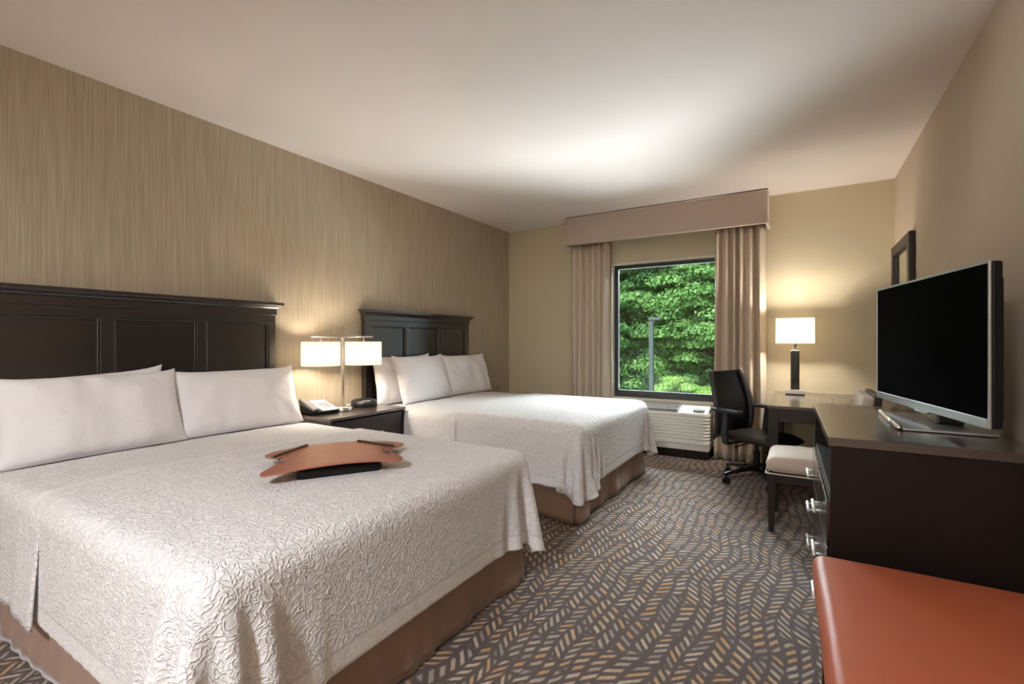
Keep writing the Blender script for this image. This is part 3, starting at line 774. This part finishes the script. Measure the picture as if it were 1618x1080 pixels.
# office chair: local +x is forward
t = thing('office_chair', 'black mesh-back swivel office chair pulled up to the desk', 'chair', (-.335, 4.72, 0), R(-31))
A0 = R(31)
for k, ad in enumerate((-139, -67, 5, 77, 149)):
    a_ = R(ad)+A0; d = Vector((cos(a_), sin(a_), 0)); n_ = Vector((-d.y, d.x, 0))
    b = bmesh.new(); rows = []
    for s, z, w_, h_ in ((.02, .125, .026, .045), (.12, .118, .022, .04), (.24, .098, .018, .03), (.315, .082, .015, .024)):
        rows.append([b.verts.new(d*s+n_*x+Vector((0, 0, z+y))) for x, y in ((-w_, -h_/2), (w_, -h_/2), (w_*.7, h_/2), (-w_*.7, h_/2))])
    for r0, r1 in zip(rows, rows[1:]):
        for i in range(4): b.faces.new((r0[i], r0[(i+1) % 4], r1[(i+1) % 4], r1[i]))
    b.faces.new(rows[0][::-1]); b.faces.new(rows[-1])
    lg = obj('leg', b, 'gloss_black', t, bevel=.004, label='glossy black star-base arm')
    b = bmesh.new(); c0 = d*.30; a2 = a_+.6; ax = Vector((-sin(a2), cos(a2), 0))
    for sgn in (-1, 1): cyl(b, c0+ax*sgn*.008+Vector((0, 0, .0275)), c0+ax*sgn*.024+Vector((0, 0, .0275)), .0275, .0265, n=20)
    cyl(b, c0+Vector((0, 0, .03)), c0+Vector((0, 0, .082)), .009, n=10)
    obj('caster', b, 'black_plastic', lg, smooth=False)
b = bmesh.new(); cyl(b, (0, 0, .09), (0, 0, .17), .034, .03); cyl(b, (0, 0, .17), (0, 0, .27), .026); cyl(b, (0, 0, .27), (0, 0, .35), .015)
obj('gas_lift', b, 'black_plastic', t, smooth=False)
b = bmesh.new(); bx(b, -.11, .09, -.07, .07, .335, .37); obj('seat_plate', b, 'black_plastic', t, bevel=.01)
b = tube(bmesh.new(), [(-.02, -.06, .345), (-.04, -.18, .33), (-.06, -.22, .315)], [.006, .006, .011], 8); obj('lever', b, 'black_plastic', t, smooth=True)
# seat cushion, waterfall front
b = bmesh.new(); NU = 22; NV = 18; W2 = .255
def seatp(u, v, s):
    x = .03+.255*u; y = W2*v*(1-.10*max(0, u)**2)*(1-.08*max(0, -u)**2)
    m_ = (1-abs(u)**5)*(1-abs(v)**5); th = .038*max(0, m_)**.4
    sag = -.022*max(0, (u-.35)/.65)**2 - .006*(1-v*v)
    return (x+.02*(1-v*v)*(1 if u > 0 else -1)*abs(u)**3, y, .405+s*th+sag)
V = {}
for s in (1, -1):
    for i in range(NU+1):
        for j in range(NV+1):
            u = math.sin((-1+2*i/NU)*pi/2); v = math.sin((-1+2*j/NV)*pi/2); V[s, i, j] = b.verts.new(seatp(u, v, s))
    for i in range(NU):
        for j in range(NV): b.faces.new([V[s, i, j], V[s, i+1, j], V[s, i+1, j+1], V[s, i, j+1]])
bmesh.ops.remove_doubles(b, verts=b.verts[:], dist=1e-4)
obj('seat', b, 'dark_leather', t, smooth=True)
# back
def backx(z): return -.235-.10*max(0, (z-.60)/.38)**1.4-.035*max(0, (.56-z)/.2)**2
def backw(z): 
    f = (z-.36)/.61; return .250-.03*abs(2*f-.85)**2*(.6 if f < .4 else .9)
b = bmesh.new(); NZ_ = 22; NY_ = 14; rows = []
for k in range(NZ_+1):
    z = .37+.585*k/NZ_; rows.append([b.verts.new((backx(z)-.045*(1-(2*j/NY_-1)**2), backw(z)*(2*j/NY_-1)*.97, z+(.010*(2*j/NY_-1)**2 if k == NZ_ else 0))) for j in range(NY_+1)])
for r0, r1 in zip(rows, rows[1:]):
    for j in range(NY_): b.faces.new((r0[j], r0[j+1], r1[j+1], r1[j]))
obj('mesh_back', b, 'meshfab', t, smooth=True, solid=.003, label='semi-transparent black mesh back')
b = bmesh.new()
for sg in (-1, 1):
    rows = []
    for k in range(23):
        z = .35+.62*k/22; f = k/22; x = backx(z)+.006; y = sg*backw(z); wd_ = .030 if f > .45 else .020+.01*f/.45; dp = .022
        rows.append([b.verts.new(p) for p in ((x-dp, y-sg*wd_, z), (x+dp*.3, y-sg*wd_, z), (x+dp, y+sg*.006, z), (x-dp*.4, y+sg*.010, z))])
    for r0, r1 in zip(rows, rows[1:]):
        for i in range(4): b.faces.new((r0[i], r0[(i+1) % 4], r1[(i+1) % 4], r1[i]))
    b.faces.new(rows[0]); b.faces.new(rows[-1][::-1])
top_ = [(backx(.965)-.045*(1-(v/6.)**2)+.0, backw(.965)*v/6., .957+.010*(v/6.)**2) for v in range(-6, 7)]
tube(b, top_, .008, 8)
bot = [(backx(.37)-.045*(1-(v/6.)**2), backw(.37)*v/6., .365) for v in range(-6, 7)]; tube(b, bot, .012, 8)
obj('back_frame', b, 'grey_plastic', t, smooth=True)
b = bmesh.new(); wedge(-.30, -.09, -.04, .04, .345, .345, .375, .37, b); bx(b, -.30, -.275, -.035, .035, .345, .56); obj('back_bracket', b, 'black_plastic', t, bevel=.006)
for sg in (-1, 1):
    b = bmesh.new(); y = sg*.285
    rows = []
    for x, z, w_, h_ in ((-.10, .345, .026, .016), (-.115, .42, .028, .012), (-.10, .56, .026, .012), (-.095, .622, .022, .012)):
        rows.append([b.verts.new((x+dx, y+dy, z)) for dx, dy in ((-w_, -h_), (w_, -h_), (w_, h_), (-w_, h_))])
    for r0, r1 in zip(rows, rows[1:]):
        for i in range(4): b.faces.new((r0[i], r0[(i+1) % 4], r1[(i+1) % 4], r1[i]))
    b.faces.new(rows[0][::-1]); b.faces.new(rows[-1])
    bx(b, -.12, -.08, min(y, sg*.05), max(y, sg*.05), .335, .355)
    cyl(b, (-.108, y+sg*.010, .53), (-.108, y+sg*.018, .53), .008, n=12)
    ar = obj('arm', b, 'grey_plastic', t, bevel=.005)
    b = rb(-.215, .045, y-.042, y+.042, .620, .650, .013, n=3); obj('arm_pad', b, 'grey_plastic', ar, smooth=True)

# cream side chair: faces -x
t = thing('side_chair', 'cream upholstered chair with dark tapered legs beside the dresser', 'chair', (.06, 3.755, 0), 0)
sw, sd = .245, .26
obj('seat', rb(-sd, sd, -sw, sw, .385, .487, .05, n=4, dome=.03), 'seat_cream', t, smooth=True, label='cream fabric seat cushion')
pts = [(-sd, -sw, .385), (sd, -sw, .385), (sd, sw, .385), (-sd, sw, .385), (-sd, -sw, .385)]
b = bmesh.new(); 
for p, q in zip(pts, pts[1:]): tube(b, [p, q], .005, 8)
obj('piping', b, 'piping', t, smooth=True)
obj('seat_frame', box(-sd+.015, sd-.015, -sw+.015, sw-.015, .325, .386), 'espresso', t, bevel=.003)
for sx in (-1, 1):
    for sy in (-1, 1):
        b = bmesh.new(); rows = []
        for f in (0, .35, 1):
            z = .386*(1-f); w_ = .026-.010*f; cx = sx*(sd-.033)+(0.03*f if sx > 0 else 0); c_ = sy*(sw-.033)
            rows.append([b.verts.new((cx+dx*w_, c_+dy*w_, z)) for dx, dy in ((-1, -1), (1, -1), (1, 1), (-1, 1))])
        for r0, r1 in zip(rows, rows[1:]):
            for i in range(4): b.faces.new((r0[i], r0[(i+1) % 4], r1[(i+1) % 4], r1[i]))
        b.faces.new(rows[0][::-1]); b.faces.new(rows[-1])
        obj('leg', b, 'espresso', t, bevel=.003)
ml = Matrix.Translation((sd-.01, 0, .44)) @ Matrix.Rotation(R(6), 4, 'Y')
obj('backrest', rb(-.045, .02, -sw+.005, sw-.005, .02, .475, .022, n=4, mtx=ml), 'seat_cream', t, smooth=True, label='cream fabric backrest')
b = bmesh.new(); bx(b, .012, .05, -sw, sw, -.06, .49, ml); obj('back_frame', b, 'espresso', t, bevel=.006)

# ------------------------------------------------------------------ dresser
RZ = math.atan2(.028, 1.177)
DH = .874
t = thing('dresser', 'long dark wood dresser with open shelf and six drawers, under the television', 'dresser', (.090, 2.221, 0), RZ)
dd, dl = .612, 1.177
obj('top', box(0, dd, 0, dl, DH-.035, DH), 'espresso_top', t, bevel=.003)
b = bmesh.new(); bx(b, .008, dd-.004, .006, .030, 0, DH-.035); obj('side_panel', b, 'espresso_side', t, bevel=.002)
b = bmesh.new(); bx(b, .008, dd-.004, dl-.030, dl-.006, 0, DH-.035); obj('side_panel', b, 'espresso_side', t, bevel=.002)
obj('back_panel', box(dd-.02, dd-.006, .030, dl-.030, .06, DH-.035), 'espresso', t)
obj('shelf_board', box(.012, dd-.02, .030, dl-.030, .618, .638), 'espresso', t, bevel=.002)
obj('divider', box(.014, dd-.02, dl/2-.010, dl/2+.010, .06, .618), 'espresso', t)
obj('plinth', box(.03, dd-.02, .030, dl-.030, 0, .055), 'espresso', t)
for c_ in range(2):
    y0 = .032+c_*(dl/2-.026); y1 = y0+dl/2-.042
    if c_: y0 = dl/2+.012; y1 = dl-.032
    for z0, z1 in ((.432, .614), (.246, .428), (.060, .242)):
        d = obj('drawer', box(-.004, .40, y0, y1, z0, z1), 'espresso_gloss', t, bevel=.003, label='glossy dark drawer front')
        yc = .255 if c_ == 0 else .86; zc = (z0+z1)/2
        b = bmesh.new(); cyl(b, (-.038, yc-.085, zc), (-.038, yc+.085, zc), .0075, n=12)
        for yy in (-.06, .06): cyl(b, (-.004, yc+yy, zc), (-.038, yc+yy, zc), .0045, n=10)
        obj('handle', b, 'satin', d, smooth=True, label='bright metal bar handle')

# ------------------------------------------------------------------ television
t = thing('television', 'flat screen television with silver bezel standing on the dresser', 'television', (.50, 2.80, DH))
T = Matrix.Translation((.57-.50, 2.305-2.80, 0)) @ Matrix.Rotation(math.atan2(.208, 1.016), 4, 'Z')
tw, z0, z1 = 1.037, .061, .662
b = bmesh.new(); fr = .011; fb = .036
for a_ in ((-.004, .005, 0, fr, z0, z1), (-.004, .005, tw-fr, tw, z0, z1), (-.004, .005, fr, tw-fr, z0, z0+fb), (-.004, .005, fr, tw-fr, z1-fr, z1)): bx(b, *a_, mtx=T)
bz = obj('bezel', b, 'silver', t, bevel=.003)
obj('screen', box(-.001, .0045, fr, tw-fr, z0+fb, z1-fr, mtx=T), 'screen', t)
b = bmesh.new(); bx(b, .0055, .038, .002, tw-.002, z0+.003, z1-.003, mtx=T); obj('casing', b, 'black_plastic', t, bevel=.008)
b = bmesh.new(); bx(b, .038, .060, .06, tw-.06, z0+.05, z0+.42, mtx=T); bx(b, .0385, .048, .02, tw-.02, z0+.03, z1-.06, mtx=T); obj('back_bulge', b, 'black_plastic', t, bevel=.008)
b = bmesh.new(); prism(b, [(-.09, .003), (.09, .003), (.05, -.012), (-.05, -.012)], 'x', -.003, .012)
for v in b.verts: v.co = T @ (v.co+Vector((0, tw/2, z0)))
obj('badge_tab', b, 'silver', t, bevel=.002)
obj('stand_base', box(-.145, .155, -.267, .268, .001, .014), 'silver', t, bevel=.004)
obj('stand_bar', cy((-.150, -.272, .0125), (-.150, .272, .0125), .0115, n=20), 'chrome', t, smooth=True, label='polished bar along the stand front')
b = bmesh.new(); wedge(.0, .09, -.10, .10, .014, .014, .075, .12, b); obj('neck', b, 'gloss_black', t, bevel=.008)

# ------------------------------------------------------------------ mirror on the right wall
t = thing('wall_mirror', 'dark framed mirror on the right wall above the desk', 'mirror', (XR, 5.01, .99))
y0, y1, zt = -.405, .405, 1.09; fw = .085
b = bmesh.new()
for a_ in ((y0, y0+fw, 0, zt), (y1-fw, y1, 0, zt), (y0+fw, y1-fw, 0, fw), (y0+fw, y1-fw, zt-fw, zt)): bx(b, -.042, -.002, *a_)
obj('frame', b, 'espresso', t, bevel=.006)
obj('glass', box(-.018, -.012, y0+fw, y1-fw, fw, zt-fw), 'mirror', t)

# ------------------------------------------------------------------ orange bench
t = thing('bench', 'orange vinyl upholstered luggage bench in the right foreground', 'bench', (.058, 1.0, 0), RZ)
obj('seat', rb(0, .64, 0, 1.085, .375, .47, .04, n=5, dome=.012), 'orange', t, smooth=True, label='orange padded seat')
b = bmesh.new(); bx(b, .02, .62, .02, 1.065, .30, .376); obj('frame', b, 'espresso', t, bevel=.004)
for x0 in (.03, .56):
    for y0 in (.03, 1.005): obj('leg', box(x0, x0+.05, y0, y0+.05, 0, .30), 'espresso', t, bevel=.003)

# ------------------------------------------------------------------ added fill light behind the camera, shaped as a ceiling fixture
CL = (-.8, -1.5)
t = thing('fill_fixture', 'round frosted fill light near the entrance end of the room', 'fill light', (CL[0], CL[1], H))
obj('rim', lathe(bmesh.new(), [(.21, -.001), (.21, -.03), (.195, -.035)], 40), 'nickel', t, smooth=False)
tt_ = NT('fill_diffuser'); em = tt_.n('ShaderNodeEmission'); em.inputs[0].default_value = (1, .92, .82, 1); em.inputs[1].default_value = 3; tt_.end(em.outputs[0])
obj('diffuser', lathe(bmesh.new(), [(.19, -.036), (.17, -.06), (.11, -.085), (.02, -.095)], 40), tt_.mat, t, smooth=True)

# ------------------------------------------------------------------ outside
GZ = -3.0
structure('ground_outside', box(-45, 25, YB+1.5, 60, GZ-.2, GZ), 'grass')
t = thing('street_lamp', 'grey street lamp pole with flat head outside the window', 'street lamp', (-5.37, 20, GZ))
obj('pole', box(-.085, .085, -.085, .085, 0, 5.17), 'pole', t, bevel=.01)
obj('lamp_head', box(-.10, .40, -.14, .14, 5.10, 5.22), 'pole', t, bevel=.02)
obj('bracket', box(.05, .16, -.05, .05, 5.0, 5.12), 'pole', t)
def foliage(rx, rz, zc, nclump, nleaf, size, seed, base=0):
    rn = np.random.default_rng(seed)
    d = rn.normal(size=(nclump, 3)); d /= np.linalg.norm(d, axis=1)[:, None]; rad = rn.uniform(.35, 1, nclump)**.5
    cc = d*rad[:, None]*np.array([rx, rx, rz])+np.array([0, 0, zc])
    cr = rn.uniform(.5, 1.15, nclump)*rx*.27
    n = nclump*nleaf; idx = np.repeat(np.arange(nclump), nleaf)
    e_ = rn.normal(size=(n, 3)); e_ /= np.linalg.norm(e_, axis=1)[:, None]; e_[:, 2] = np.abs(e_[:, 2])*.75-.15
    p = cc[idx]+e_*(cr[idx]*rn.uniform(.55, 1.1, n))[:, None]*np.array([1.15, 1.15, .75])
    nrm = e_+rn.normal(size=(n, 3))*.55+np.array([0, 0, .4]); nrm /= np.linalg.norm(nrm, axis=1)[:, None]
    a = np.cross(nrm, rn.normal(size=(n, 3))); a /= np.linalg.norm(a, axis=1)[:, None]; b_ = np.cross(nrm, a)
    s = (size*rn.uniform(.6, 1.3, n))[:, None]
    vs = np.stack([p-a*s, p-b_*s*.55+nrm*s*.1, p+a*s, p+b_*s*.55+nrm*s*.1], 1).reshape(-1, 3)
    me = bpy.data.meshes.new('foliage'); me.vertices.add(n*4); me.vertices.foreach_set('co', vs.astype(np.float32).ravel())
    me.loops.add(n*4); me.loops.foreach_set('vertex_index', np.arange(n*4, dtype=np.int32))
    me.polygons.add(n); me.polygons.foreach_set('loop_start', np.arange(0, n*4, 4, dtype=np.int32)); me.polygons.foreach_set('loop_total', np.full(n, 4, dtype=np.int32))
    me.update(); me.validate(); return me
def branches(h, r_, seed, n=7):
    rn = random.Random(seed); b = tube(bmesh.new(), [(0, 0, 0), (.05, 0, h*.35), (-.05, .05, h*.7), (0, 0, h)], [r_, r_*.75, r_*.5, r_*.15], 10)
    for k in range(n):
        a_ = rn.uniform(0, 6.28); z = h*rn.uniform(.3, .8); l = h*rn.uniform(.14, .24)
        tube(b, [(0, 0, z), (cos(a_)*l*.5, sin(a_)*l*.5, z+l*.35), (cos(a_)*l, sin(a_)*l, z+l*.8)], [r_*.35, r_*.25, r_*.08], 6)
    return b
def tree_proto(name, seed, rx, rz, zc, mat, h, trunk, leaf, nc, nl):
    me = foliage(rx, rz, zc, nc, nl, leaf, seed); me.materials.append(M[mat])
    tb = bpy.data.meshes.new('trunk'); bm = branches(h, trunk, seed); bm.to_mesh(tb); bm.free(); tb.materials.append(M['bark'])
    return me, tb
protos = [tree_proto('a', 1, 3.9, 5.9, 5.9, 'leaf', 11, .28, .10, 210, 300), tree_proto('b', 2, 3.5, 6.1, 6.1, 'leaf_dark', 12, .25, .10, 210, 300), tree_proto('c', 5, 4.2, 6.2, 6.2, 'leaf', 12, .3, .11, 230, 300)]
def plant(name, pr, loc, rz, sc, label, cat, group):
    o = thing(name, label, cat, loc, rz, group)
    for nm, me in (('foliage', pr[0]), ('trunk', pr[1])):
        c_ = bpy.data.objects.new(nm, me); C.objects.link(c_); c_.parent = o; c_.scale = (sc, sc, sc)
front = [(-12.6, 27, 0, 1.0), (-9.3, 26.2, 1, 1.0), (-6.6, 27.5, 2, 1.05), (-3.6, 26.4, 0, 1.0), (-.3, 27.3, 1, 1.1), (3.4, 28, 2, 1)]
fl = ['leafy green tree seen at the left jamb of the window', 'deep green leafy tree left of the street lamp', 'full leafy green tree right behind the street lamp',
      'leafy green tree right of the street lamp, meeting the right curtain', 'deep green tree outside, hidden mostly by the right curtain', 'leafy green tree outside, farthest to the right']
for k, (x, y, p, s) in enumerate(front): plant('tree', protos[p], (x, y, GZ), k*1.9, s, fl[k], 'tree', 'front row of trees outside')
back = [(-21, 42, 1, 1.5), (-10, 42.5, 2, 1.5), (0, 42, 0, 1.6)]
for k, (x, y, p, s) in enumerate(back): plant('tree', protos[p], (x, y, GZ), 1+k*2.3, s, 'tall leafy tree in the row behind the nearer trees outside', 'tree', 'back row of trees outside')
sp = tree_proto('s', 9, 1.15, 1.0, 1.35, 'leaf_pale', 2.2, .05, .06, 46, 160)
sh = [(-8.3, 22.6, .85), (-7.1, 23.0, .75), (-5.9, 23.2, .85), (-4.75, 22.4, 1.12), (-3.4, 22.8, .95), (-2.1, 23.4, .9)]
sl_ = ['pale green shrub outside at the left end of the window', 'pale green shrub outside, second from the window left', 'low pale green shrub outside behind the street lamp pole',
       'tallest pale yellow-green shrub outside, right of the street lamp', 'pale yellow-green shrub outside beside the right curtain', 'pale shrub outside hidden behind the right curtain']
for k, (x, y, s) in enumerate(sh): plant('shrub', sp, (x, y, GZ), k*1.3, s, sl_[k], 'shrub', 'pale shrubs below the trees outside')

# ------------------------------------------------------------------ light
w = bpy.data.worlds.new('sky'); bpy.context.scene.world = w; w.use_nodes = True
nt = w.node_tree; bg = nt.nodes['Background']; bg.inputs[0].default_value = (.80, .90, 1, 1); bg.inputs[1].default_value = 1.35
def light(name, kind, loc, energy, col, size=None, look=None, **kw):
    l = bpy.data.lights.new(name, kind); l.energy = energy; l.color = col
    if kind == 'AREA': l.shape = 'RECTANGLE'; l.size, l.size_y = size
    elif kind == 'POINT': l.shadow_soft_size = size
    o = bpy.data.objects.new(name, l); C.objects.link(o); o.location = loc
    if look is not None: o.rotation_euler = (Vector(look)-Vector(loc)).to_track_quat('-Z', 'Y').to_euler()
    return o
sun = light('sun', 'SUN', (0, 0, 20), 4.0, (1, .97, .92)); sun.data.angle = R(12); sun.rotation_euler = (R(40), R(-22), 0)
light('sky_light', 'AREA', (-.8, 7.7, 3.9), 3300, (.84, .91, 1), (7, 2.2), (-1.3, 5.0, 1.0))
light('ground_bounce', 'AREA', (-1.36, 7.2, -.85), 2900, (.90, .92, 1), (9, 2.0), (-1.36, 4.2, 2.2))
for sy in (-1, 1): light('bedside_bulb', 'POINT', (-3.13+.165*sy*sin(R(25)), 2.52+.165*sy*cos(R(25)), NZ+.45), 15, (1, .88, .73), .04)
light('desk_bulb', 'POINT', (-.05, 5.24, DZ+.63), 38, (1, .91, .79), .045)
cb = light('fill_lamp', 'AREA', (CL[0], CL[1], H-.11), 80, (.90, .93, 1), (.34, .34), (CL[0], CL[1]+.001, 0)); cb.data.shape = 'DISK'  # fill added under the invented fixture to brighten the near room

# ------------------------------------------------------------------ camera and view
cam = bpy.data.cameras.new('camera'); cam.sensor_width = 36; cam.lens = 747/1618*36; cam.shift_y = -2/1618; cam.clip_end = 200
co = bpy.data.objects.new('camera', cam); C.objects.link(co); co.location = (0, 0, 1.25); co.rotation_euler = (pi/2, 0, math.atan(457/747))
sc = bpy.context.scene; sc.camera = co
sc.view_settings.view_transform = 'Standard'; sc.view_settings.look = 'None'; sc.view_settings.gamma = 1; sc.view_settings.use_curve_mapping = False
sc.view_settings.exposure = .85
sc.cycles.use_denoising = True; sc.cycles.sample_clamp_indirect = 6; sc.cycles.max_bounces = 10; sc.cycles.diffuse_bounces = 6; sc.cycles.caustics_reflective = False; sc.cycles.caustics_refractive = False
